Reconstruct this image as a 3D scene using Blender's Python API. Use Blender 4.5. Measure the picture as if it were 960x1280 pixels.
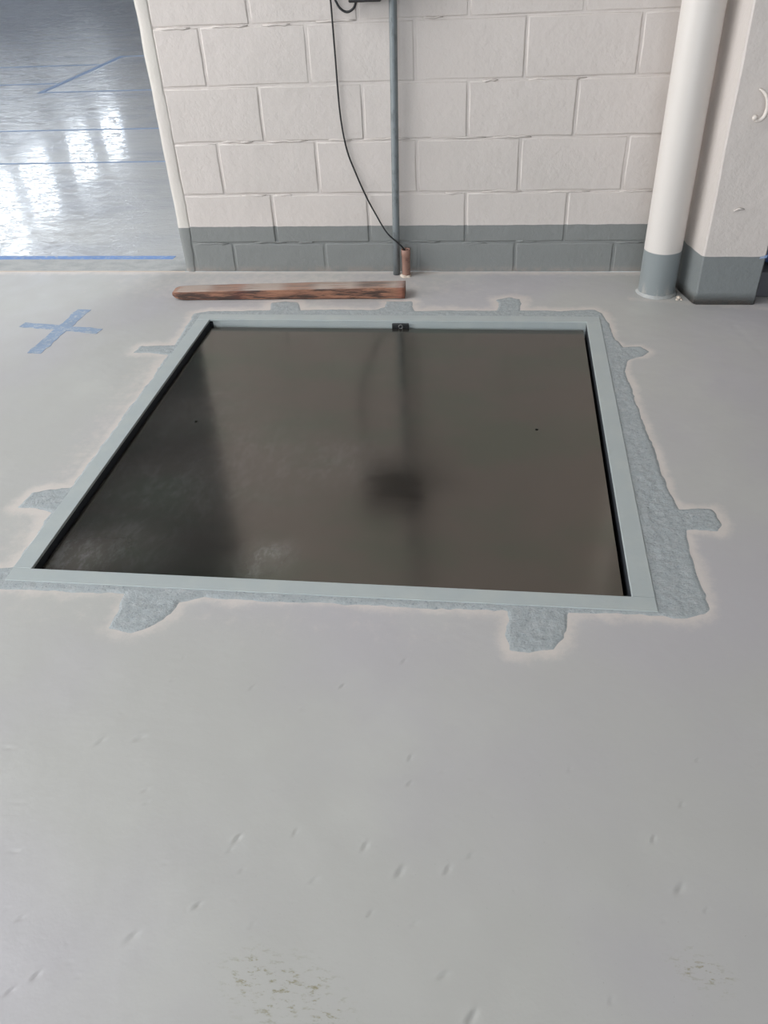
import bpy, bmesh, math, random
import numpy as np
from mathutils import Vector, Matrix, noise
random.seed(7); rng = np.random.default_rng(7)
for o in list(bpy.data.objects): bpy.data.objects.remove(o)
S = bpy.context.scene; COL = S.collection

# ------------------------------------------------------------------ camera
cam = bpy.data.objects.new('camera', bpy.data.cameras.new('camera')); COL.objects.link(cam)
cam.data.sensor_fit = 'VERTICAL'; cam.data.sensor_height = 24.0
cam.data.lens = 1003.154 * 24.0 / 1280.0
cam.data.clip_start = 0.05; cam.data.clip_end = 200
CR = Matrix(((0.992094, -0.036361, 0.120113), (0.117543, 0.60453, -0.787862), (-0.043964, 0.795752, 0.604025)))
cam.matrix_world = Matrix.Translation((1.114634, -3.338228, 1.260561)) @ CR.to_4x4()
S.camera = cam

# ------------------------------------------------------------------ daylight
SKY = 13.0                      # radiance of the overcast sky in the windows
w = bpy.data.worlds.new('sky'); S.world = w; w.use_nodes = True
bgn = w.node_tree.nodes['Background']
bgn.inputs[0].default_value = (0.80, 0.90, 1.0, 1); bgn.inputs[1].default_value = SKY * 0.75
def window_light(name, loc, rot, sx, sy, rad=SKY, col=(1.0, 0.97, 0.94)):
    l = bpy.data.lights.new(name, 'AREA'); l.shape = 'RECTANGLE'; l.size = sx; l.size_y = sy
    l.energy = rad * math.pi * sx * sy; l.color = col
    o = bpy.data.objects.new(name, l); COL.objects.link(o); o.location = loc; o.rotation_euler = rot
    return o
LEFT_X = -10.0
near_windows = [(-8.4, -6.4), (-5.9, -3.9), (-3.4, -1.4)]                    # y ranges, z 0.9 to 4.2
hall_windows = [(11.7, 13.1, 4.6), (13.7, 15.2, 5.2), (15.5, 17.1, 4.8), (18.1, 19.6, 4.6), (20.3, 21.9, 4.45)]   # y range, top; sill 3.2; first one added out of view for light
for a, b in near_windows:
    window_light('window_daylight', (LEFT_X - .16, (a + b) / 2, 2.55), (0, math.radians(-90), 0), 3.3, b - a, SKY * 2.0)
for a, b, c in hall_windows:
    window_light('window_daylight', (LEFT_X - .16, (a + b) / 2, (3.2 + c) / 2), (0, math.radians(-90), 0), c - 3.2, b - a, SKY * .95, (0.86, 0.93, 1.0))
window_light('added_doorway_light', (0.5, -9.2, 2.1), (math.radians(90), 0, 0), 5.0, 3.6, SKY * .10)  # unseen doorway added behind the camera as fill light
window_light('added_skylight', (-3.5, -3.0, 4.68), (0, 0, 0), 3.0, 5.0, SKY * .85)  # made-up ceiling opening that brightens the floor and left faces
for a, b in ((4.0, 9.0), (11.0, 17.0)):
    window_light('added_skylight', (3.0, (a + b) / 2, 5.48), (0, 0, 0), 3.0, b - a, SKY * 1.5, (0.92, 0.93, 1.0))  # added out of view to lift the hall floor

S.view_settings.view_transform = 'Standard'; S.view_settings.look = 'None'
S.view_settings.gamma = 1.0; S.view_settings.use_curve_mapping = False
S.view_settings.exposure = -1.36

# ------------------------------------------------------------------ materials
def srgb(r, g, b):
    f = lambda c: (c / 255 / 12.92) if c / 255 <= .04045 else ((c / 255 + .055) / 1.055) ** 2.4
    return (f(r), f(g), f(b), 1)
class M:
    def __init__(s, name, col, rough=.6, metal=0., spec=.5):
        s.m = bpy.data.materials.new(name); s.m.use_nodes = True; s.t = s.m.node_tree; s.N = s.t.nodes; s.L = s.t.links
        s.b = s.N['Principled BSDF']; s.b.inputs['Base Color'].default_value = col
        s.b.inputs['Roughness'].default_value = rough; s.b.inputs['Metallic'].default_value = metal
        s.b.inputs['Specular IOR Level'].default_value = spec
        s.col = None; s.base = col; s.h = None
        s.tc = s.N.new('ShaderNodeTexCoord'); s.geo = s.N.new('ShaderNodeNewGeometry')
    def pos(s, scale=(1, 1, 1), rot=(0, 0, 0), world=True):
        mp = s.N.new('ShaderNodeMapping'); mp.inputs['Scale'].default_value = scale; mp.inputs['Rotation'].default_value = rot
        s.L.new(s.geo.outputs['Position'] if world else s.tc.outputs['Object'], mp.inputs['Vector']); return mp.outputs[0]
    def noise(s, scale, detail=3, rough=.5, stretch=(1, 1, 1), rot=(0, 0, 0), dist=0., world=True):
        n = s.N.new('ShaderNodeTexNoise'); n.inputs['Scale'].default_value = scale; n.inputs['Detail'].default_value = detail
        n.inputs['Roughness'].default_value = rough; n.inputs['Distortion'].default_value = dist
        s.L.new(s.pos(stretch, rot, world), n.inputs['Vector']); return n.outputs['Fac']
    def ramp(s, v, a, b, lo=0., hi=1.):
        r = s.N.new('ShaderNodeMapRange'); r.interpolation_type = 'SMOOTHSTEP'
        for k, x in zip(('From Min', 'From Max', 'To Min', 'To Max'), (a, b, lo, hi)): r.inputs[k].default_value = x
        s.L.new(v, r.inputs['Value']); return r.outputs[0]
    def attr(s, name):
        a = s.N.new('ShaderNodeAttribute'); a.attribute_name = name; return a.outputs['Fac']
    def math(s, op, a, b):
        n = s.N.new('ShaderNodeMath'); n.operation = op
        for i, x in enumerate((a, b)):
            if isinstance(x, (int, float)): n.inputs[i].default_value = x
            else: s.L.new(x, n.inputs[i])
        return n.outputs[0]
    def tint(s, fac, col, mode='MIX'):
        n = s.N.new('ShaderNodeMix'); n.data_type = 'RGBA'; n.blend_type = mode
        s.L.new(fac, n.inputs[0])
        if s.col is None: n.inputs[6].default_value = s.base
        else: s.L.new(s.col, n.inputs[6])
        n.inputs[7].default_value = col; s.col = n.outputs[2]; s.L.new(s.col, s.b.inputs['Base Color']); return s
    def bump(s, v, dist, strength=1.):
        n = s.N.new('ShaderNodeBump'); n.inputs['Distance'].default_value = dist; n.inputs['Strength'].default_value = strength
        s.L.new(v, n.inputs['Height'])
        if s.h is not None: s.L.new(s.h, n.inputs['Normal'])
        s.h = n.outputs[0]; s.L.new(s.h, s.b.inputs['Normal']); return s
    def set(s, key, v): s.L.new(v, s.b.inputs[key]); return s
    def z(s):
        n = s.N.new('ShaderNodeSeparateXYZ'); s.L.new(s.geo.outputs['Position'], n.inputs[0]); return n.outputs['Z']

WHITE = srgb(207, 198, 192); BAND = srgb(129, 131, 129)
def painted(name, zline, white=WHITE, band=BAND, grain=1.):
    m = M(name, white, .55)
    m.tint(m.ramp(m.noise(1.7, 4), .35, .7), srgb(201, 193, 187))
    zz = m.math('ADD', m.z(), m.math('MULTIPLY', m.math('SUBTRACT', m.noise(16, 2), .5), .006))
    m.tint(m.ramp(zz, zline - .0012, zline + .0012, 1, 0), band)
    lo = m.math('MULTIPLY', m.ramp(m.z(), .0, .035, 1, 0), m.ramp(m.noise(22, 4, .7), .35, .6))
    m.tint(m.math('MULTIPLY', lo, .6), srgb(158, 146, 138))
    m.bump(m.noise(150, 3, .6), .0006 * grain).bump(m.noise(26, 3, .6), .0025 * grain).bump(m.noise(7, 2), .004 * grain)
    return m.m
m_block = painted('painted_block', .196)
m_joint = painted('painted_joint', .196)
m_edge = painted('painted_plaster', .192, srgb(206, 200, 192))
m_column = painted('painted_column', .183, srgb(208, 199, 193), srgb(122, 126, 126))
m_pipe = M('painted_pipe', srgb(216, 209, 203), .42)
zz = m_pipe.math('ADD', m_pipe.z(), m_pipe.math('MULTIPLY', m_pipe.noise(14, 2), .004))
m_pipe.tint(m_pipe.ramp(zz, .172, .175, 1, 0), srgb(134, 140, 141))
m_pipe.tint(m_pipe.math('MULTIPLY', m_pipe.ramp(m_pipe.z(), .0, .07, 1, 0), m_pipe.ramp(m_pipe.noise(30, 4, .7, (1, 1, .3)), .45, .62)), srgb(172, 168, 163))
m_pipe.bump(m_pipe.noise(30, 2, .5, (1, 1, .2)), .0006); m_pipe = m_pipe.m

F = M('epoxy_floor', srgb(180, 179, 175), .42)
F.tint(F.ramp(F.noise(1.3, 3), .38, .68), srgb(178, 175, 177))
F.tint(F.ramp(F.noise(2.6, 4, .6, rot=(0, 0, .6)), .5, .78, 0, .5), srgb(190, 190, 184))
hal = F.attr('halo')
hn = F.math('MULTIPLY', F.ramp(F.math('ADD', hal, F.math('MULTIPLY', F.math('SUBTRACT', F.noise(24, 6, .72), .5), 1.1)), .2, .9), .75)
F.tint(hn, srgb(212, 203, 196))
F.tint(F.math('MULTIPLY', F.attr('dirt'), F.ramp(F.noise(90, 5, .7, (.6, 1.4, 1), (0, 0, .5)), .52, .66)), srgb(140, 134, 108))
F.tint(F.ramp(F.noise(420, 2, .4), .74, .78, 0, .5), srgb(120, 114, 106))
F.tint(F.ramp(F.noise(36, 4, .7, (1, 5, 1), (0, 0, .9)), .70, .78, 0, .35), srgb(140, 141, 138))
F.bump(F.noise(5.5, 3, .5), .0035).bump(F.noise(30, 2, .5, (1, 1.3, 1), (0, 0, .8)), .0004).bump(F.noise(240, 2), .0001)
F.set('Roughness', F.ramp(F.noise(9, 4), .3, .7, .36, .5))
m_floor = F.m

H = M('epoxy_hall_floor', srgb(190, 190, 188), .1)
H.tint(H.ramp(H.noise(1.1, 4, .6, (1, 2.4, 1)), .4, .7), srgb(176, 178, 181))
H.bump(H.noise(2.1, 2, .5, (1, 1.6, 1)), .0015).bump(H.ramp(H.noise(7, 6, .72, (.8, 1.8, 1)), .42, .5), .00035).bump(H.ramp(H.noise(15, 5, .7, (.7, 1.6, 1)), .5, .58), .0003)
H.set('Roughness', H.ramp(H.noise(6, 6, .75, (.6, 1.8, 1)), .42, .6, .03, .15))
m_hall = H.m

T = M('threshold_concrete', srgb(176, 176, 173), .5)
T.tint(T.ramp(T.noise(9, 5, .7, (1, 2, 1)), .4, .65), srgb(158, 159, 158))
T.bump(T.noise(30, 5, .7), .003); m_thresh = T.m

P = M('rough_patch_mortar', srgb(160, 166, 168), .7)
P.tint(P.ramp(P.noise(45, 5, .7), .45, .65), srgb(172, 176, 177))
P.tint(P.ramp(P.noise(150, 4, .7), .56, .68), srgb(132, 139, 142))
P.tint(P.ramp(P.noise(100, 3, .7, (1, 1, 1), (1, 0, 0)), .68, .74, 0, .8), srgb(196, 196, 192))
P.bump(P.noise(160, 5, .7), .0022).bump(P.noise(42, 3, .7), .0015); m_patch = P.m

R_ = M('grey_painted_steel', srgb(170, 177, 177), .42)
R_.tint(R_.ramp(R_.noise(12, 4), .4, .7), srgb(175, 181, 179)); R_.bump(R_.noise(70, 2), .0003); m_frame = R_.m
m_void = M('pit_shade', srgb(38, 42, 48), .8).m  # near-black colour stands for the shade in the pit and side gaps

PL = M('mill_scale_steel', srgb(111, 106, 100), .2, .92)
PL.tint(PL.ramp(PL.noise(2.2, 4, .6, (1, 1.6, 1), (0, 0, .3)), .4, .68), srgb(104, 106, 97))
PL.tint(PL.ramp(PL.noise(420, 2, .5), .73, .76, 0, .4), srgb(170, 166, 160))
PL.tint(PL.ramp(PL.noise(7, 5, .7, (.7, 2.0, 1), (0, 0, -.25)), .6, .9, 0, .12), srgb(158, 153, 148))
PL.set('Metallic', PL.math('SUBTRACT', .92, PL.math('MULTIPLY', PL.attr('chalk'), .5)))
ch = PL.math('MULTIPLY', PL.attr('chalk'), PL.ramp(PL.noise(26, 6, .75, (1.2, .6, 1), (0, 0, -.7)), .45, .66))
PL.tint(PL.math('MULTIPLY', ch, .3), srgb(190, 190, 192))
PL.set('Roughness', PL.ramp(PL.noise(5, 5, .65, (.7, 2.5, 1), (0, 0, -.2)), .3, .7, .13, .18))
PL.bump(PL.noise(3, 2), .001); m_plate = PL.m

WD = M('weathered_wood', srgb(160, 114, 90), .75)
WD.tint(WD.ramp(WD.noise(5, 5, .7, (1, 12, 12), world=False), .4, .62), srgb(112, 78, 64))
WD.tint(WD.ramp(WD.noise(11, 5, .7, (.5, 3, 4), world=False), .48, .6, 0, .9), srgb(56, 44, 40))
WD.tint(WD.ramp(WD.noise(30, 4, .7, (.12, 3, 3), world=False), .58, .68, 0, .8), srgb(74, 50, 40))
WD.tint(WD.math('MULTIPLY', WD.attr('greyed'), WD.ramp(WD.noise(8, 4, .6, (1, 6, 6), world=False), .3, .5, .55, 1)), srgb(182, 168, 158))
WD.tint(WD.attr('stainred'), srgb(128, 44, 40))
WD.bump(WD.noise(40, 5, .7, (.08, 2, 2), world=False), .004); m_wood = WD.m
ZN = M('galvanised_steel', srgb(128, 134, 136), .48, .3)
ZN.tint(ZN.ramp(ZN.noise(60, 4, .7, (1, 1, .4)), .5, .7), srgb(108, 113, 115)); m_zinc = ZN.m
TB = M('brown_plastic', srgb(150, 116, 102), .5)
TB.tint(TB.ramp(TB.noise(40, 4, .7), .5, .7), srgb(118, 86, 76)); m_tube = TB.m
m_black = M('black_rubber', srgb(24, 25, 28), .5).m
m_box = M('dark_box_plastic', srgb(44, 42, 42), .5).m
m_screw = M('worn_steel', srgb(130, 130, 130), .4, .8).m
def tape_mat(name, col, wear=.5):
    t = M(name, col, .6)
    t.tint(t.ramp(t.noise(38, 5, .75, (1, 1.4, 1), (0, 0, .6)), .62 - wear * .3, .74 - wear * .25), srgb(178, 184, 188))
    t.tint(t.ramp(t.noise(12, 3), .4, .7, 0, .5), tuple(c * .8 for c in col[:3]) + (1,)); return t.m
m_tape = tape_mat('worn_blue_marking', srgb(140, 157, 180), .45)
m_tape2 = tape_mat('blue_tape', srgb(118, 148, 196), .35)
m_line = tape_mat('blue_line', srgb(128, 148, 178), .15)
m_putty = M('cream_sealant', srgb(206, 192, 178), .8).m
m_hook = M('white_painted_iron', srgb(218, 208, 200), .45).m
m_dark = M('kerb_shade_grey', srgb(84, 84, 88), .7).m  # kerb grey with the column's shade mixed in
m_blue = M('blue_sheeting', srgb(66, 82, 122), .45).m
m_ceil = M('dark_roof_sheet', srgb(112, 116, 118), .8).m
m_ceil2 = M('white_ceiling', srgb(160, 156, 150), .8).m
m_wall = M('plain_wall_paint', srgb(150, 148, 146), .7).m
m_hallwall = M('hall_wall_paint', srgb(206, 212, 224), .8).m
m_winf = M('window_frame_paint', srgb(190, 192, 194), .5).m

# ------------------------------------------------------------------ mesh helpers
def link(name, me, mat, parent=None, smooth=False):
    if mat is not None: me.materials.append(mat)
    o = bpy.data.objects.new(name, me); COL.objects.link(o)
    if parent is not None: o.parent = parent
    if smooth: me.polygons.foreach_set('use_smooth', [True] * len(me.polygons))
    if name in ('block', 'column'): wn = o.modifiers.new('weighted_normal', 'WEIGHTED_NORMAL'); wn.weight = 60
    return o
def obj(name, bm, mat, parent=None, smooth=False):
    bmesh.ops.recalc_face_normals(bm, faces=bm.faces)
    me = bpy.data.meshes.new(name); bm.to_mesh(me); bm.free(); return link(name, me, mat, parent, smooth)
def tag(o, label, cat, group=None):
    o['label'] = label; o['category'] = cat
    if group: o['group'] = group
    return o
def struct(o, label=None, cat=None):
    o['kind'] = 'structure'
    if label: o['label'] = label
    if cat: o['category'] = cat
    return o
def empty(name, loc=(0, 0, 0)):
    o = bpy.data.objects.new(name, None); o.empty_display_size = .05; COL.objects.link(o); o.location = loc; return o
def box(bm, x0, x1, y0, y1, z0, z1):
    v = [bm.verts.new(p) for p in ((x0, y0, z0), (x1, y0, z0), (x1, y1, z0), (x0, y1, z0), (x0, y0, z1), (x1, y0, z1), (x1, y1, z1), (x0, y1, z1))]
    return [bm.faces.new([v[i] for i in f]) for f in ((3, 2, 1, 0), (4, 5, 6, 7), (0, 1, 5, 4), (1, 2, 6, 5), (2, 3, 7, 6), (3, 0, 4, 7))]
def prism(bm, pts, z0, z1):
    a = [bm.verts.new((x, y, z0)) for x, y in pts]; b = [bm.verts.new((x, y, z1)) for x, y in pts]; n = len(pts)
    bm.faces.new(b); bm.faces.new(a[::-1])
    for i in range(n): bm.faces.new((a[i], a[(i + 1) % n], b[(i + 1) % n], b[i]))
def bevel(bm, w, seg=2, edges=None):
    bmesh.ops.bevel(bm, geom=edges or bm.edges[:], offset=w, segments=seg, affect='EDGES', profile=.5)
def tube(bm, pts, r, seg=10, caps=True):
    pts = [Vector(p) for p in pts]; rr = r if isinstance(r, (list, tuple)) else [r] * len(pts); rings = []
    up = Vector((0, 0, 1)); t0 = (pts[1] - pts[0]).normalized(); nrm = t0.cross(up)
    if nrm.length < .05: nrm = t0.cross(Vector((1, 0, 0)))
    nrm.normalize()
    for i, p in enumerate(pts):
        t = (pts[min(i + 1, len(pts) - 1)] - pts[max(i - 1, 0)]).normalized()
        nrm = (nrm - t * nrm.dot(t)).normalized(); bn = t.cross(nrm)
        rings.append([bm.verts.new(p + (nrm * math.cos(a) + bn * math.sin(a)) * rr[i]) for a in [2 * math.pi * k / seg for k in range(seg)]])
    for i in range(len(rings) - 1):
        for k in range(seg): bm.faces.new((rings[i][k], rings[i][(k + 1) % seg], rings[i + 1][(k + 1) % seg], rings[i + 1][k]))
    if caps: bm.faces.new(rings[0][::-1]); bm.faces.new(rings[-1])
def lathe(bm, prof, cx, cy, seg=48, tilt=(0, 0)):
    rings = [[bm.verts.new((cx + tilt[0] * z + r * math.cos(2 * math.pi * k / seg), cy + tilt[1] * z + r * math.sin(2 * math.pi * k / seg), z)) for k in range(seg)] for r, z in prof]
    for i in range(len(rings) - 1):
        for k in range(seg): bm.faces.new((rings[i][k], rings[i][(k + 1) % seg], rings[i + 1][(k + 1) % seg], rings[i + 1][k]))
    return rings
def smooth_curve(pts, n=8):
    P_ = [Vector(p) for p in pts]; out = []
    for i in range(len(P_) - 1):
        p0, p1, p2, p3 = P_[max(i - 1, 0)], P_[i], P_[i + 1], P_[min(i + 2, len(P_) - 1)]
        for k in range(n):
            t = k / n; out.append(.5 * ((2 * p1) + (p2 - p0) * t + (2 * p0 - 5 * p1 + 4 * p2 - p3) * t * t + (3 * p1 - p0 - 3 * p2 + p3) * t ** 3))
    return out + [P_[-1]]
def grid_mesh(name, xs, ys, zfun, keep, mat, parent=None, attrs=None):
    X, Y = np.meshgrid(xs, ys); nx, ny = len(xs), len(ys); Z = zfun(X, Y)
    co = np.stack([X, Y, Z], -1).reshape(-1, 3)
    i = np.arange(nx * ny).reshape(ny, nx)
    q = np.stack([i[:-1, :-1], i[:-1, 1:], i[1:, 1:], i[1:, :-1]], -1).reshape(-1, 4)
    cx = ((X[:-1, :-1] + X[1:, 1:]) / 2).ravel(); cy = ((Y[:-1, :-1] + Y[1:, 1:]) / 2).ravel()
    q = q[keep(cx, cy)]
    used = np.unique(q); remap = np.full(nx * ny, -1); remap[used] = np.arange(len(used)); co = co[used]; q = remap[q]
    me = bpy.data.meshes.new(name); me.vertices.add(len(co)); me.vertices.foreach_set('co', co.astype(np.float32).ravel())
    me.loops.add(q.size); me.loops.foreach_set('vertex_index', q.astype(np.int32).ravel())
    me.polygons.add(len(q)); me.polygons.foreach_set('loop_start', (np.arange(len(q)) * 4).astype(np.int32))
    me.polygons.foreach_set('use_smooth', np.ones(len(q), dtype=bool))
    for an, fn in (attrs or {}).items():
        a = me.attributes.new(an, 'FLOAT', 'POINT'); a.data.foreach_set('value', fn(co[:, 0], co[:, 1]).astype(np.float32))
    me.update(); me.validate(); return link(name, me, mat, parent)
def seg_dist(px, py, poly, closed=True):
    d = np.full(px.shape, 1e9); n = len(poly)
    for i in range(n if closed else n - 1):
        ax, ay = poly[i]; bx, by = poly[(i + 1) % n]; ux, uy = bx - ax, by - ay
        t = np.clip(((px - ax) * ux + (py - ay) * uy) / (ux * ux + uy * uy + 1e-12), 0, 1)
        d = np.minimum(d, np.hypot(px - ax - t * ux, py - ay - t * uy))
    return d
def inside(px, py, poly):
    r = np.zeros(px.shape, bool); n = len(poly)
    for i in range(n):
        ax, ay = poly[i]; bx, by = poly[(i + 1) % n]
        if ay == by: continue
        c = (ay > py) != (by > py); r ^= c & (px < (bx - ax) * (py - ay) / (by - ay) + ax)
    return r
def vnoise(x, y, s, seed=0):                     # smooth value noise for relief, any array
    x = x * s + seed * 17.3; y = y * s + seed * 9.1
    xi, yi = np.floor(x), np.floor(y); fx, fy = x - xi, y - yi
    fx = fx * fx * (3 - 2 * fx); fy = fy * fy * (3 - 2 * fy)
    h = lambda a, b: np.modf(np.abs(np.sin(a * 127.1 + b * 311.7 + seed) * 43758.5453))[0]
    return (h(xi, yi) * (1 - fx) + h(xi + 1, yi) * fx) * (1 - fy) + (h(xi, yi + 1) * (1 - fx) + h(xi + 1, yi + 1) * fx) * fy - .5

PATCH = [(-0.04, -0.45), (0.015, -0.425), (0.139, -0.424), (0.26, -0.414), (0.25, -0.343), (0.299, -0.326), (0.353, -0.334), (0.382, -0.412), (0.521, -0.402), (0.68, -0.407), (0.714, -0.376), (0.714, -0.321), (0.81, -0.32), (0.824, -0.413), (0.96, -0.403), (1.146, -0.408), (1.155, -0.347), (1.145, -0.3), (1.192, -0.276), (1.235, -0.291), (1.237, -0.353), (1.234, -0.399), (1.383, -0.404), (1.506, -0.387), (1.538, -0.424), (1.552, -0.523), (1.559, -0.644), (1.579, -0.707), (1.639, -0.699), (1.665, -0.742), (1.634, -0.779), (1.586, -0.804), (1.565, -0.874), (1.574, -1.016), (1.58, -1.174), (1.586, -1.317), (1.594, -1.471), (1.604, -1.588), (1.616, -1.635), (1.66, -1.633), (1.695, -1.634), (1.706, -1.692), (1.691, -1.722), (1.644, -1.722), (1.616, -1.727), (1.61, -1.807), (1.612, -1.878), (1.618, -1.958), (1.617, -2.007), (1.582, -2.022), (1.55, -2.034), (1.497, -2.03), (1.398, -2.03), (1.31, -2.034), (1.306, -2.074), (1.301, -2.11), (1.272, -2.146), (1.222, -2.161), (1.189, -2.153), (1.173, -2.108), (1.185, -2.066), (1.183, -2.038), (1.12, -2.038), (1.013, -2.04), (0.905, -2.041), (0.758, -2.041), (0.571, -2.044), (0.484, -2.039), (0.434, -2.061), (0.422, -2.099), (0.393, -2.147), (0.359, -2.169), (0.303, -2.158), (0.303, -2.113), (0.296, -2.041), (0.163, -2.045), (0.043, -2.046), (-0.057, -2.05), (-0.097, -2.015), (-0.073, -1.981), (-0.022, -1.972), (-0.024, -1.748), (-0.093, -1.73), (-0.133, -1.732), (-0.12, -1.665), (-0.081, -1.648), (-0.02, -1.637), (-0.022, -1.244), (-0.02, -0.808), (-0.096, -0.797), (-0.159, -0.799), (-0.151, -0.746), (-0.022, -0.737)]
DENTS = [(0.493, -2.291, 6), (0.665, -2.299, 9), (0.404, -2.453, 13), (0.478, -2.439, 14), (0.53, -2.548, 8), (0.54, -2.572, 7), (0.848, -2.28, 8), (0.781, -2.342, 9), (0.722, -2.625, 10), (0.715, -2.646, 8), (0.819, -2.605, 9), (0.942, -2.619, 12), (0.866, -2.685, 10), (0.688, -2.744, 9), (0.744, -2.68, 6), (0.965, -2.73, 8), (0.783, -2.766, 7), (0.411, -2.791, 8), (0.476, -2.871, 9), (0.447, -2.896, 8), (0.601, -2.802, 14), (0.231, -2.48, 8), (0.291, -2.62, 6), (0.349, -2.684, 6), (0.966, -2.204, 10), (1.001, -2.439, 9), (1.005, -2.493, 8), (1.063, -2.461, 6), (1.118, -2.62, 8), (1.005, -2.658, 14), (1.082, -2.648, 12), (1.29, -2.438, 6), (1.476, -2.493, 8), (1.419, -2.562, 8), (1.448, -2.644, 14), (1.085, -2.81, 12), (1.128, -2.861, 14), (1.324, -2.819, 7), (1.482, -2.674, 6), (1.416, -2.696, 5), (1.035, -2.739, 9), (1.52, -2.398, 7), (1.286, -2.739, 6)]


# ------------------------------------------------------------------ front floor
# corners of the pit opening (inner edge of the frame) and of the frame's outside
IN = dict(fl=(.029, -1.977), fr=(1.456, -1.975), bl=(.042, -.513), br=(1.473, -.511))
OUT = dict(fl=(-.019, -2.022), fr=(1.506, -2.020), bl=(-.008, -.463), br=(1.523, -.461))
pit_poly = [(.004, -2.0), (1.482, -1.998), (1.498, -.487), (.017, -.489)]
def halo(x, y):
    d = seg_dist(x, y, PATCH) + vnoise(x, y, 18, 3) * .012 + vnoise(x, y, 6, 5) * .02
    wide = .03 + .035 * (vnoise(x, y, 2.5, 8) + .5) + .02 * (y > -.5)
    a = np.clip(1 - d / wide, 0, 1) * np.where(y < -2.0, .8, 1)
    b = np.clip(1 - (-y) / .07, 0, 1) * .9                                   # bare strip at the wall base
    c = np.exp(-((x - .3) / .9) ** 2 - ((y + .15) / .22) ** 2) * .62          # pale dusty area around the timber
    e = np.clip(1 - seg_dist(x, y, [(-.05, -1.9), (-.06, -.9)], False) / .16, 0, 1) * .45
    g = np.clip(1 - seg_dist(x, y, [(.05, -2.12), (1.1, -2.1)], False) / .14, 0, 1) * .28
    k = np.clip(1 - seg_dist(x, y, [(1.66, -.28), (2.15, -.37)], False) / .05, 0, 1) * .6
    return np.clip(np.maximum.reduce([a, b, c, e, g, k]), 0, 1)
def dirt(x, y):
    r = np.zeros_like(x)
    for (a, b, s) in ((.848, -2.856, .03), (.80, -2.836, .024), (.894, -2.846, .02), (.924, -2.88, .02), (1.44, -2.758, .014), (1.465, -2.768, .014), (1.484, -2.778, .012)):
        r = np.maximum(r, np.exp(-((x - a) ** 2 + (y - b) ** 2) / (2 * s * s)))
    return np.clip(r * 1.1, 0, 1) + .6 * np.clip(1 - seg_dist(x, y, [(.276, -2.587), (.353, -2.571)], False) / .004, 0, 1)
dent = [(x, y, l * .001, random.uniform(-.3, .35) + math.pi * .27, random.uniform(.0013, .0024)) for x, y, l in DENTS]
dent += [(random.uniform(.3, 1.9), random.uniform(-2.95, -2.1), random.uniform(.003, .006), random.uniform(0, 3), random.uniform(.0006, .001)) for _ in range(60)]
dent += [(random.choice((random.uniform(-1, -.15), random.uniform(1.75, 2.4))), random.uniform(-2, -.3), random.uniform(.005, .012), random.uniform(0, 3), .001) for _ in range(40)]
def floor_z(x, y):
    z = vnoise(x, y, 3, 1) * .0012 + vnoise(x, y, 11, 2) * .0004
    for dx, dy, L, an, dp in dent:
        m = (abs(x - dx) < .03) & (abs(y - dy) < .03)
        if not m.any(): continue
        u = (x[m] - dx) * math.cos(an) + (y[m] - dy) * math.sin(an); v = -(x[m] - dx) * math.sin(an) + (y[m] - dy) * math.cos(an)
        g = np.exp(-(u / (L * .75)) ** 2 - (v / (L * .32)) ** 2); rim = np.exp(-(u / (L * .9)) ** 2 - ((v - L * .55) / (L * .35)) ** 2)
        z[m] += dp * (-g + .45 * rim)
    z -= .0018 * np.exp(-(seg_dist(x, y, [(1.985, -.5), (2.05, -.83)], False) / .003) ** 2)
    return z
def lines(segs):
    out = [];
    for a, b, s in segs: out += list(np.arange(a, b - s * .4, s))
    return np.array(out + [segs[-1][1]])
xs = lines([(-10.1, -1.3, .4), (-1.3, .35, .011), (.35, 1.75, .0035), (1.75, 2.6, .011), (2.6, 7.0, .4)])
ys = lines([(-9.1, -3.4, .4), (-3.4, -2.98, .03), (-2.98, -2.16, .0035), (-2.16, 0.0, .010)])
floor = struct(grid_mesh('floor', xs, ys, floor_z, lambda x, y: ~inside(x, y, pit_poly), m_floor, None, {'halo': halo, 'dirt': dirt}),
               'pale grey painted concrete floor around the pit, dented and dusty', 'floor')

# rough repair mortar poured around the frame: a relief that sinks into the floor at its ragged rim
def patch_sd(x, y):
    jx = vnoise(x, y, 60, 11) * .005 + vnoise(x, y, 22, 12) * .006; jy = vnoise(x, y, 60, 13) * .005 + vnoise(x, y, 22, 14) * .006
    X_, Y_ = x + jx, y + jy; d = seg_dist(X_, Y_, PATCH); return np.where(inside(X_, Y_, PATCH), d, -d)
def patch_z(x, y):
    d = patch_sd(x, y); r = np.clip(d / .03, 0, 1)
    return np.clip(d * .35, -.004, .0016) + (vnoise(x, y, 90, 21) * .002 + vnoise(x, y, 190, 22) * .0018 + np.clip(vnoise(x, y, 70, 25) - .25, 0, 1) * .008 * ((y < -2.04) | (x < -.03))) * (.25 + .75 * r) + .0004
pxs = np.arange(-.22, 1.76, .005); pys = np.arange(-2.22, -.24, .005)
grid_mesh('mortar_patch', pxs, pys, patch_z, lambda x, y: (patch_sd(x, y) > -.009) & ~inside(x, y, pit_poly), m_patch, floor)['label'] = 'rough blue-grey mortar band around the pit frame with stubby tongues'

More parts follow.
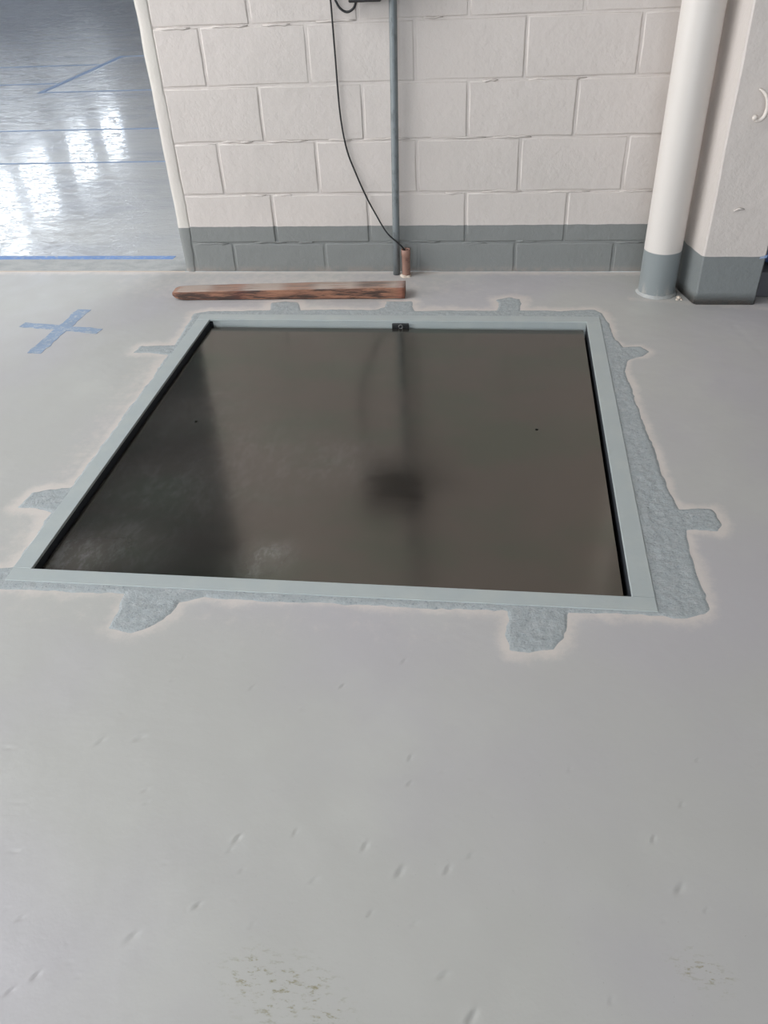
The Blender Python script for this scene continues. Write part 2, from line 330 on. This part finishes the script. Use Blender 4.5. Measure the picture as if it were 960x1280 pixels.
# ------------------------------------------------------------------ pit frame and cover plate
fr = empty('pit_frame', (.74, -1.24, 0))
tag(fr, 'flush grey painted steel angle frame around the square pit in the floor', 'frame')
fr_off = Vector((-.74, 1.24, 0))
def rail(a, b, c, d, leg, m=m_frame, depth=.06, legmat=None):
    bm = bmesh.new(); prism(bm, [a, b, c, d], -.004, .0045); bevel(bm, .0012, 2)
    o = obj('frame_rail', bm, m, fr, False); o.location = fr_off
    bm = bmesh.new(); prism(bm, leg, -depth, -.0038); l = obj('rail_leg', bm, legmat or m, o); return o
t = .006
rail((OUT['fl'][0], IN['fl'][1]), IN['fl'], IN['bl'], (OUT['bl'][0], IN['bl'][1]), [(IN['fl'][0] - t, IN['fl'][1]), IN['fl'], IN['bl'], (IN['bl'][0] - t, IN['bl'][1])], legmat=m_void)  # side legs coloured dark for the shade in the gap
rail(IN['fr'], (OUT['fr'][0], IN['fr'][1]), (OUT['br'][0], IN['br'][1]), IN['br'], [IN['fr'], (IN['fr'][0] + t, IN['fr'][1]), (IN['br'][0] + t, IN['br'][1]), IN['br']], legmat=m_void)
rail((OUT['fl'][0] + .002, OUT['fl'][1]), OUT['fr'], (OUT['fr'][0], IN['fr'][1] - .0008), (OUT['fl'][0] + .002, IN['fl'][1] - .0008), [(IN['fl'][0], IN['fl'][1] - t), (IN['fr'][0], IN['fr'][1] - t), IN['fr'], IN['fl']])
bk = rail((OUT['bl'][0], IN['bl'][1] + .0008), (OUT['br'][0], IN['br'][1] + .0008), OUT['br'], OUT['bl'], [(IN['bl'][0] + .045, IN['bl'][1]), IN['br'], (IN['br'][0], IN['br'][1] + t), (IN['bl'][0] + .01, IN['bl'][1] + t)])
bm = bmesh.new(); box(bm, .755, .818, -.524, -.5135, -.024, -.0045); bevel(bm, .002, 2)
st = obj('stop_block', bm, m_black, bk); st['label'] = 'small black stop block on the back rail'
bm = bmesh.new(); tube(bm, [(.788 + .0075 * math.cos(a), -.526, -.0135 + .0075 * math.sin(a)) for a in np.linspace(0, 6.283, 17)], .0016, 6, False)
obj('ring', bm, m_screw, st)
# pit shell under the plate
bm = bmesh.new()
for r in ((-.03, .02, -2.03, -.45, -.62, -.0048), (1.475, 1.53, -2.03, -.45, -.62, -.0048), (.02, 1.475, -2.04, -1.985, -.62, -.0048), (.02, 1.475, -.505, -.45, -.62, -.0048), (-.03, 1.53, -2.04, -.45, -.66, -.62)): box(bm, *r)
pit_o = struct(obj('pit', bm, m_void), 'concrete pit below the steel plate, its shade put in as dark colour', 'pit')

plx0, plx1, ply0, ply1 = .049, 1.4435, -1.966, -.530
pc = [(.035, ply0), (1.443, ply0 + .002), (1.462, ply1), (.050, ply1)]
bm = bmesh.new(); edges = []
def loop_edges(pts, z):
    v = [bm.verts.new((x, y, z)) for x, y in pts]; return [bm.edges.new((v[i], v[(i + 1) % len(v)])) for i in range(len(v))]
edges += loop_edges(pc, 0)
for hx, hy in ((.2087, -1.2337), (1.2716, -1.2333)):
    edges += loop_edges([(hx + .0052 * math.cos(a), hy + .0052 * math.sin(a)) for a in [2 * math.pi * k / 12 for k in range(12)]], 0)
res_ = bmesh.ops.triangle_fill(bm, use_beauty=True, edges=edges)
ext = bmesh.ops.extrude_face_region(bm, geom=bm.faces[:])
for v in [g for g in ext['geom'] if isinstance(g, bmesh.types.BMVert)]: v.co.z -= .008
for f in bm.faces: f.normal_update()
bmesh.ops.recalc_face_normals(bm, faces=bm.faces)
plate = obj('steel_plate', bm, m_plate); plate.location = (0, 0, -.020)
tag(plate, 'large dark shiny steel cover plate lying inside the grey pit frame', 'plate')
# scuffed chalky corner: attribute on the plate through a finer copy of its top skin
bm = bmesh.new(); bm.from_mesh(plate.data)
for k in range(1, 40):
    x = .04 + 1.43 * k / 40; bmesh.ops.bisect_plane(bm, geom=bm.verts[:] + bm.edges[:] + bm.faces[:], plane_co=(x, 0, 0), plane_no=(1, 0, 0))
    y = -1.966 + 1.44 * k / 40; bmesh.ops.bisect_plane(bm, geom=bm.verts[:] + bm.edges[:] + bm.faces[:], plane_co=(0, y, 0), plane_no=(0, 1, 0))
bm.to_mesh(plate.data); bm.free()
n = len(plate.data.vertices); co = np.zeros(n * 3, np.float32); plate.data.vertices.foreach_get('co', co); co = co.reshape(-1, 3)
ck = np.zeros(n)
for a, b, s, k in ((.60, -1.865, .035, 1.0), (.58, -1.9, .05, .6), (.12, -1.9, .07, .9), (.2, -1.85, .1, .5), (.25, -1.6, .16, .35), (.72, -1.44, .09, .3), (.45, -1.45, .15, .25), (.15, -1.2, .14, .25)):
    ck = np.maximum(ck, k * np.exp(-((co[:, 0] - a) ** 2 + (co[:, 1] - b) ** 2) / (2 * s * s)))
a_ = plate.data.attributes.new('chalk', 'FLOAT', 'POINT'); a_.data.foreach_set('value', ck.astype(np.float32))
# two resting beams under the plate
bm = bmesh.new()
for y in (-1.8, -.7): box(bm, .14, 1.36, y - .04, y + .04, -.618, -.0285)
obj('support_beam', bm, m_void, pit_o)

# ------------------------------------------------------------------ block wall
wall = empty('wall_back', (0, 0, 0)); struct(wall, 'white painted block wall with a grey painted band along its foot', 'wall')
bm = bmesh.new(); box(bm, -.21, 7.0, .0022, .165, 0, 2.33); box(bm, -.22, 7.0, .0, .165, 2.33, 4.6); box(bm, 2.70, 7.0, 0, .0022, 0, 2.33)
obj('wall_core', bm, m_joint, wall)
# mortar ribs squeezed proud of some joints
ZJ = [.1258 + .2 * k for k in range(-1, 12)]
bmj = bmesh.new()
for zj in ZJ[1:]:
    x = -.15
    while x < 2.2:
        L = random.uniform(.05, .22)
        if random.random() < .5:
            zz0 = zj + random.choice((-.003, .003)); pts = [(x + L * i / 5, .0012 + random.uniform(-.001, .001), zz0 + random.uniform(-.0025, .0025)) for i in range(6)]
            tube(bmj, pts, [.0015] + [random.uniform(.003, .0055) for _ in range(4)] + [.0015], 6)
        x += L + random.uniform(.02, .12)
jo = obj('mortar_squeeze', bmj, m_joint, wall, True); jo['kind'] = 'stuff'
XA, XB = .0138, .2095
for k in range(-1, 11):
    z0 = 0.0 if k < 0 else ZJ[k + 1] - 0.0
    z0 = 0.001 if k == -1 else ZJ[k + 1]; z1 = ZJ[k + 2]
    off = XA if k % 2 else XB
    x = off - .4
    while x < 2.68:
        a, b = max(x, -.168), min(x + .4, 2.69)
        if b - a > .05:
            g = .0027; bm = bmesh.new()
            dx0, dx1 = random.uniform(0, .002), random.uniform(0, .002)
            box(bm, a + g + dx0, b - g - dx1, -.0012, .03, z0 + (g if k >= 0 else 0), z1 - g)
            bmesh.ops.subdivide_edges(bm, edges=[e for e in bm.edges if abs(e.verts[0].co.x - e.verts[1].co.x) > .03 or abs(e.verts[0].co.z - e.verts[1].co.z) > .03], cuts=3, use_grid_fill=True)
            tz, tx = random.uniform(-.005, .005), random.uniform(-.006, .006); dp = random.uniform(-.001, .0008)
            cx, cz = (a + b) / 2, (z0 + z1) / 2
            for v in bm.verts:
                if v.co.y < .01:
                    v.co.y += dp + (v.co.x - cx) * tx + (v.co.z - cz) * tz + noise.noise(v.co * 9) * .0014
                    e_ = noise.noise(v.co * 14 + Vector((3, 1, 0))) * .0022
                    if abs(v.co.x - cx) > (b - a) / 2 - .01: v.co.x += e_
                    if abs(v.co.z - cz) > (z1 - z0) / 2 - .01 and v.co.z > .01: v.co.z += e_
            fe = [e for e in bm.edges if all(v.co.y < .01 for v in e.verts) and any(all(v.co.y > .01 or v in e.verts for v in f.verts) or abs(f.normal.y) < .5 for f in e.link_faces)]
            for f in bm.faces: f.normal_update()
            fe = [e for e in bm.edges if all(v.co.y < .015 for v in e.verts) and len(e.link_faces) == 2 and abs(abs(e.link_faces[0].normal.y) - abs(e.link_faces[1].normal.y)) > .5]
            bevel(bm, .0068, 4, fe)
            obj('block', bm, m_block, wall, True)
        x += .4
# plastered free end of the wall with its wandering edge
bm = bmesh.new(); rows = []
for i in range(0, 59):
    z = i * .04; zc = min(z, 2.33)
    xr = -.163 + noise.noise(Vector((0, 0, z * 7))) * .008 + noise.noise(Vector((5, 0, z * 31))) * .005 + (.0 if z > .2 else -.012 * (1 - z / .2))
    xl = -.220 + noise.noise(Vector((9, 0, z * 9))) * .0035
    prof = [(xr + .0, .004), (xr - .003, -.0005), (xr - .008, -.002), (xl + .018, -.001), (xl + .006, .003), (xl + .0015, .009), (xl, .02), (xl, .165), (xl + .01, .166)]
    rows.append([bm.verts.new((px, py, zc)) for px, py in prof])
for i in range(len(rows) - 1):
    for k in range(len(rows[0]) - 1): bm.faces.new((rows[i][k], rows[i][k + 1], rows[i + 1][k + 1], rows[i + 1][k]))
pe = obj('plaster_edge', bm, m_edge, wall, True); pe['label'] = 'smooth plastered end of the wall with a wandering crack beside it'

# ------------------------------------------------------------------ column, downpipe, hook
bm = bmesh.new(); prism(bm, [(1.8835, -.335), (2.103, -.335), (2.103, -.0035), (1.842, -.0035), (1.848, -.19)], 0, 4.6)
bmesh.ops.subdivide_edges(bm, edges=[e for e in bm.edges if abs(e.verts[0].co.z - e.verts[1].co.z) > 1], cuts=90)
for v in bm.verts:
    s = noise.noise(Vector((v.co.x * 3, v.co.y * 3, v.co.z * 6))) * .0022; v.co.x += s
    if v.co.y < -.3: v.co.y += noise.noise(Vector((7 + v.co.x, 0, v.co.z * 7))) * .0018
bmesh.ops.bevel(bm, geom=[e for e in bm.edges if abs(e.verts[0].co.z - e.verts[1].co.z) > .01], offset=.006, segments=3, affect='EDGES')
colm = struct(obj('column', bm, m_column, None, True), 'square white painted column with a grey painted foot, right of the downpipe', 'column')
bm = bmesh.new(); tube(bm, [(1.955, -.3365, .345), (1.97, -.339, .355), (1.99, -.3365, .352)], [.002, .005, .002], 6)
obj('plaster_blister', bm, m_column, colm, True)

dp = empty('downpipe', (1.762, -.215, 0)); tag(dp, 'thick white round downpipe with grey painted foot beside the column', 'pipe')
bm = bmesh.new(); rings = lathe(bm, [(.0675, 0), (.069, .01), (.069, .6), (.069, 1.5), (.069, 4.6)], 0, 0, 64); obj('pipe_body', bm, m_pipe, dp, True)
bm = bmesh.new(); bmp = [(.0692, .0), (.078, .0005), (.075, .004), (.0705, .009), (.0688, .012)]
lathe(bm, bmp, 0, 0, 40)
for v in bm.verts: v.co.x *= 1 + .05 * noise.noise(v.co * 30); v.co.y *= 1 + .05 * noise.noise(v.co * 33)
obj('sealant_ring', bm, m_thresh, dp, True)
for k, (x, y, r) in enumerate(((1.838, -.275, .009), (1.829, -.292, .006), (1.846, -.293, .005))):
    bm = bmesh.new(); bmesh.ops.create_icosphere(bm, subdivisions=2, radius=r)
    for v in bm.verts: v.co *= 1 + .35 * noise.noise(v.co * 90 + Vector((k * 3, 0, 0))); v.co.z *= .6
    o = obj('mortar_crumb', bm, m_putty, None); o.location = (x, y, r * .45)
    tag(o, ('largest mortar crumb, deepest in the gap between downpipe and column', 'mortar crumb nearest the foot of the downpipe, in front of the gap', 'smallest mortar crumb, nearest the front corner of the column')[k], 'debris', 'mortar crumbs between downpipe and column')

hk = empty('wall_hook', (1.975, -.337, .68)); tag(hk, 'white painted curved iron hook on the front of the column', 'hook')
def rel(p): return (p[0] - 1.975, p[1] + .337, p[2] - .68)
pts = smooth_curve([(1.9507, -.352, .7336), (1.9651, -.36, .724), (1.9775, -.365, .7076), (1.9831, -.365, .6888), (1.9838, -.365, .67), (1.9789, -.365, .6536), (1.9687, -.365, .6443), (1.9574, -.365, .6445), (1.9515, -.365, .651)], 3)
bm = bmesh.new(); tube(bm, [rel(p) for p in pts], [.0042 + .003 * min(1, i / 8) for i in range(len(pts))], 10); obj('hook_arm', bm, m_hook, hk, True)
bm = bmesh.new(); bmesh.ops.create_uvsphere(bm, u_segments=12, v_segments=8, radius=.0095)
for v in bm.verts: v.co += Vector(rel(pts[-1]))
obj('hook_tip', bm, m_hook, hk, True)
bm = bmesh.new(); tube(bm, [rel(pts[9]), rel((2.015, -.360, .690)), rel((2.035, -.335, .692))], .0085, 10); obj('hook_stem', bm, m_hook, hk, True)
bm = bmesh.new(); tube(bm, [rel((2.035, -.344, .692)), rel((2.035, -.334, .692))], .022, 20); obj('mounting_plate', bm, m_hook, hk)

# blue sheeting and kerb right of the column; shade painted into the kerb
bm = bmesh.new(); box(bm, 2.1115, 2.62, -.262, -.004, 0, .098); bevel(bm, .005, 2)
tag(obj('kerb', bm, m_dark), 'low kerb behind the right side of the column, its shade painted in as dark grey', 'kerb')
bm = bmesh.new(); tube(bm, smooth_curve([(2.112, -.16, .136), (2.25, -.165, .138), (2.45, -.155, .136), (2.61, -.16, .137)], 6), .038, 16)
for v in bm.verts: v.co += Vector((0, noise.noise(v.co * 22) * .006, noise.noise(v.co * 25) * .004))
tag(obj('blue_roll', bm, m_blue, None, True), 'roll of blue sheeting lying on the dark kerb behind the column', 'roll')
bm = bmesh.new(); prism(bm, [(0, 0), (.024, .003), (.026, .014), (.010, .010), (.002, .006)], 0, .0012)
o = obj('tape_scrap', bm, m_tape2); o.rotation_euler = (math.pi / 2, 0, 0); o.location = (2.080, -.3365, .176); tag(o, 'scrap of blue masking tape stuck on the right edge of the column', 'tape')

# ------------------------------------------------------------------ conduit, box, cable, sleeve
cd = empty('conduit', (.7335, -.03, 0)); tag(cd, 'thin galvanised steel conduit running up the block wall', 'conduit')
bm = bmesh.new(); tube(bm, [(-.0125 + .021 * z, 0, z) for z in np.linspace(0.001, 2.6, 14)], .0145, 20); obj('pipe_body', bm, m_zinc, cd, True)
for z in (1.42, 2.2):
    bm = bmesh.new(); x = -.0125 + .021 * z; box(bm, x - .03, x + .03, .013, .0305, z - .011, z + .011); tube(bm, [(x, 0, z - .011), (x, 0, z + .011)], .0175, 20); obj('pipe_clamp', bm, m_screw, cd)
jb = empty('junction_box', (.66, -.03, 1.06)); tag(jb, 'dark junction box on the wall at the conduit, at the top edge', 'box')
bm = bmesh.new(); box(bm, -.125, .16, -.075, -.018, -.035, .10); box(bm, -.125, .045, -.018, .0285, -.035, .10); bevel(bm, .005, 2); obj('box_body', bm, m_box, jb)
bm = bmesh.new(); box(bm, -.13, .165, -.085, -.074, -.04, .105); bevel(bm, .004, 3); obj('box_lid', bm, m_box, jb)
bm = bmesh.new(); box(bm, -.07, .045, -.045, .028, -.072, -.0355); bevel(bm, .005, 3); obj('cable_entry', bm, m_box, jb)
for sx in (-.115, .15):
    for sz in (-.025, .09):
        bm = bmesh.new(); tube(bm, [(sx, -.084, sz), (sx, -.088, sz)], .005, 10); obj('screw', bm, m_screw, jb)
cp = smooth_curve([(.505, -.014, 1.3), (.512, -.012, 1.1), (.517, -.012, .99), (.519, -.010, .82), (.522, -.010, .629), (.538, -.010, .50), (.568, -.011, .409), (.604, -.014, .322), (.641, -.020, .251), (.69, -.05, .182), (.744, -.057, .134), (.761, -.048, .106), (.764, -.046, .06)], 8)
bm = bmesh.new(); tube(bm, cp, .0032, 8); tag(obj('cable', bm, m_black, None, True), 'thin black cable hanging down the wall into the brown tube', 'cable')
lp = smooth_curve([(.528, -.022, 1.03), (.532, -.012, 1.0), (.548, -.014, .970), (.574, -.016, .956), (.600, -.02, .968), (.613, -.026, .995), (.618, -.03, 1.0)], 8)
bm = bmesh.new(); tube(bm, [q_ - Vector((.66, -.03, 1.06)) for q_ in lp], .0042, 8); obj('cable_loop', bm, m_black, jb, True)

sl = empty('tube_sleeve', (.7645, -.046, 0)); tag(sl, 'short brown plastic tube standing at the wall foot with the cable in it', 'tube')
bm = bmesh.new(); r = lathe(bm, [(.0172, .002), (.0172, .085), (.0182, .086), (.0188, .088), (.0188, .112), (.0178, .1135), (.0158, .1135), (.0152, .11), (.0152, .02), (.001, .019)], 0, 0, 32); obj('tube_body', bm, m_tube, sl, True)
bm = bmesh.new(); lathe(bm, [(.026, .0), (.024, .004), (.0185, .008), (.017, .009)], 0, 0, 24)
for v in bm.verts: v.co.x *= 1 + .3 * noise.noise(v.co * 60); v.co.y *= 1 + .3 * noise.noise(v.co * 70)
obj('mortar_collar', bm, m_putty, sl, True)['label'] = 'cream mortar blob around the tube foot'

# ------------------------------------------------------------------ timber offcut
bm = bmesh.new(); nx = 70; L = .952; sec = []
for i in range(nx + 1):
    u = i / nx; x = u * L; tp = 1 - .42 * math.exp(-u * L / .022) - .10 * (1 - u)
    hb = (.0375 + .0125 * u) * (1 - .15 * math.exp(-x / .012)); dpth = .074 * (1 - .22 * math.exp(-x / .02))
    yo = .003 * math.sin(u * 3.1); rnd = .0045
    prof = []
    for (cy, cz, a0) in ((-dpth / 2 + rnd, rnd, 180), (dpth / 2 - rnd, rnd, 270), (dpth / 2 - rnd, hb - rnd, 0), (-dpth / 2 + rnd, hb - rnd, 90)):
        R0 = rnd * (.8 if a0 == 90 else .8)
        for k in range(4):
            a = math.radians(a0 + 30 * k); prof.append((cy + R0 * math.cos(a), cz + R0 * math.sin(a)))
    lift = .016 * math.exp(-x / .014)
    sec.append([bm.verts.new((x + .006 * (1 - math.exp(-x / .02)) * 0, yo + py + noise.noise(Vector((x * 9, py * 60, pz * 60))) * .0013, pz + lift * (pz < .01) + noise.noise(Vector((x * 9, py * 50 + 9, pz * 50))) * .001 + .0006)) for py, pz in prof])
for i in range(nx):
    for k in range(16): bm.faces.new((sec[i][k], sec[i][(k + 1) % 16], sec[i + 1][(k + 1) % 16], sec[i + 1][k]))
bm.faces.new(sec[0][::-1]); bm.faces.new(sec[-1])
wood = obj('timber_offcut', bm, m_wood, None, True)
wood.location = (-.171, -.289, .0); wood.rotation_euler = (0, 0, math.radians(1.75))
me = wood.data; n = len(me.vertices); co = np.zeros(n * 3, np.float32); me.vertices.foreach_get('co', co); co = co.reshape(-1, 3)
a_ = me.attributes.new('greyed', 'FLOAT', 'POINT'); a_.data.foreach_set('value', (np.clip((co[:, 2] - (.0375 + .0125 * co[:, 0] / .952) + .003) / .002, 0, 1) * 1.0 * np.clip(.72 + .5 * np.sin(co[:, 0] * 21), .35, .85)).astype(np.float32))
a_ = me.attributes.new('stainred', 'FLOAT', 'POINT'); a_.data.foreach_set('value', np.clip(np.exp(-((co[:, 0] - .94) / .018) ** 2) * .3 + np.exp(-((co[:, 0] - .28) / .03) ** 2) * .15, 0, 1).astype(np.float32))
tag(wood, 'weathered reddish-brown timber batten with charred patches lying on the floor before the wall', 'timber')

# ------------------------------------------------------------------ markings on the floor
def strip(name, p0, p1, wd, mat, parent=None, th=.0022, ragged=.0, z=0., n=24, off=(0, 0)):
    bm = bmesh.new(); d = Vector((p1[0] - p0[0], p1[1] - p0[1], 0)); nr = Vector((-d.y, d.x, 0)).normalized(); a = []; b = []
    for i in range(n + 1):
        c = Vector((p0[0] - off[0], p0[1] - off[1], z)) + d * (i / n)
        e1, e2 = [ragged * noise.noise(c * 30 + Vector((k * 5, 0, 0))) for k in (0, 1)]
        a.append(c + nr * (wd / 2 + e1)); b.append(c - nr * (wd / 2 + e2))
    lo = [[bm.verts.new(p) for p in (x, y, y + Vector((0, 0, th)), x + Vector((0, 0, th)))] for x, y in zip(a, b)]
    for i in range(n):
        for k in range(4): bm.faces.new((lo[i][k], lo[i][(k + 1) % 4], lo[i + 1][(k + 1) % 4], lo[i + 1][k]))
    bm.faces.new(lo[0]); bm.faces.new(lo[-1][::-1]); return obj(name, bm, mat, parent)
c0 = (-.535, -.6)
cx_ = empty('floor_cross', (c0[0], c0[1], 0)); tag(cx_, 'worn pale blue cross marked on the floor left of the pit', 'marking')
strip('cross_stroke', (-.706, -.568), (-.362, -.622), .042, m_tape, cx_, .0014, .006, 0, 24, c0)
strip('cross_stroke', (-.514, -.418), (-.536, -.815), .056, m_tape, cx_, .0011, .008, 0, 24, c0)

# ------------------------------------------------------------------ hall beyond the wall
bm = bmesh.new(); box(bm, LEFT_X, 7.0, 0.001, .172, -.05, .0012); struct(obj('threshold', bm, m_thresh), 'worn concrete threshold strip in line with the wall', 'threshold')
bm = bmesh.new(); box(bm, LEFT_X, 7.0, .172, 34.0, -.05, 0); struct(obj('hall_floor', bm, m_hall), 'glossy grey floor of the hall beyond with window reflections', 'floor')
strip('seam', (LEFT_X, .0), (-.225, .002), .006, m_putty, floor, .0016, .002, .0, 80)['label'] = 'pale seam between floor and threshold'
tag(strip('masking_tape', (-9.9, .184), (-.332, .172), .042, m_tape2, None, .002, .003, .0, 90), 'strip of blue masking tape along the threshold left of the wall end', 'tape')
for p0, p1, wd, lab in (
    ((-9.9, 1.94), (1.0, 1.915), .020, 'thin blue line across the hall floor, nearest to the threshold'),
    ((-9.9, 2.95), (1.0, 2.87), .026, 'thin blue line across the hall floor, second from the threshold'),
    ((-3.10, 4.49), (1.0, 4.46), .038, 'thin blue line running right from the near end of the thick blue stripe'),
    ((-9.9, 5.0), (-3.13, 4.96), .045, 'faint thin blue line ending left at the middle of the thick stripe'),
    ((-9.9, 6.18), (-3.17, 6.08), .055, 'thin blue line ending at the far part of the thick blue stripe'),
    ((-3.14, 6.64), (-1.0, 6.63), .055, 'short blue line running right from the far end of the thick stripe'),
    ((-3.07, 4.47), (-3.135, 6.66), .085, 'thick blue stripe on the hall floor joining the thin blue lines')):
    tag(strip('floor_line', p0, p1, wd * .65, m_line, None, .003 if wd < .08 else .0036, .002, .0, 60), lab, 'marking')

def holed_wall(name, openings, y0, y1, z0, z1, x0, x1, mat, axis='y'):
    bm = bmesh.new(); ysb = sorted({y0, y1, *[a for o in openings for a in o[:2]]}); zsb = sorted({z0, z1, *[a for o in openings for a in o[2:]]})
    for a, b in zip(ysb, ysb[1:]):
        for c, d in zip(zsb, zsb[1:]):
            my, mz = (a + b) / 2, (c + d) / 2
            if any(o[0] < my < o[1] and o[2] < mz < o[3] for o in openings): continue
            if axis == 'y': box(bm, x0, x1, a, b, c, d)
            else: box(bm, a, b, x0, x1, c, d)
    bmesh.ops.remove_doubles(bm, verts=bm.verts[:], dist=1e-4)
    return struct(obj(name, bm, mat))
ops = [(a, b, .9, 4.2) for a, b in near_windows]
holed_wall('wall_left', ops, -9.1, .17, 0, 4.6, LEFT_X - .14, LEFT_X, m_wall)
oph = [(a, b, 3.2, c) for a, b, c in hall_windows]
holed_wall('wall_left_hall', oph, .17, 34.0, 0, 5.4, LEFT_X - .14, LEFT_X, m_hallwall)
wi = 0
for (a, b, c, d) in ops + oph:
    wi += 1; e = struct(empty('window_%d' % wi, (LEFT_X - .05, (a + b) / 2, c))); h = (b - a) / 2; H_ = d - c
    bm = bmesh.new(); box(bm, -.03, .03, -h, -h + .05, 0, H_); box(bm, -.03, .03, h - .05, h, 0, H_); box(bm, -.03, .03, -h + .05, h - .05, 0, .05); box(bm, -.03, .03, -h + .05, h - .05, H_ - .05, H_)
    obj('window_frame', bm, m_winf, e)
bm = bmesh.new(); box(bm, LEFT_X, 7.0, 34.0, 34.15, 0, 5.4); struct(obj('wall_far', bm, m_hallwall))
bm = bmesh.new(); box(bm, 7.0, 7.15, -9.1, 34.0, 0, 5.4); struct(obj('wall_right', bm, m_wall))
holed_wall('wall_behind', [(-2.0, 3.0, 0.3, 3.9)], LEFT_X, 7.0, 0, 4.6, -9.24, -9.1, m_wall, 'x')
bm = bmesh.new(); box(bm, LEFT_X, -5.0, -9.1, .17, 4.6, 4.75); box(bm, -2.0, 7.0, -9.1, .17, 4.6, 4.75); box(bm, -5.0, -2.0, -9.1, -5.5, 4.6, 4.75); box(bm, -5.0, -2.0, -.5, .17, 4.6, 4.75); struct(obj('ceiling', bm, m_ceil2))
bm = bmesh.new()
xb = [LEFT_X, 1.5, 4.5, 7.0]; yb = [.17, 4.0, 9.0, 11.0, 17.0, 34.0]
for i, (a, b) in enumerate(zip(xb, xb[1:])):
    for j, (c, d) in enumerate(zip(yb, yb[1:])):
        if i == 1 and j in (1, 3): continue
        box(bm, a, b, c, d, 5.4, 5.55)
box(bm, LEFT_X, 7.0, .10, .17, 4.75, 5.4); struct(obj('ceiling_hall', bm, m_ceil))
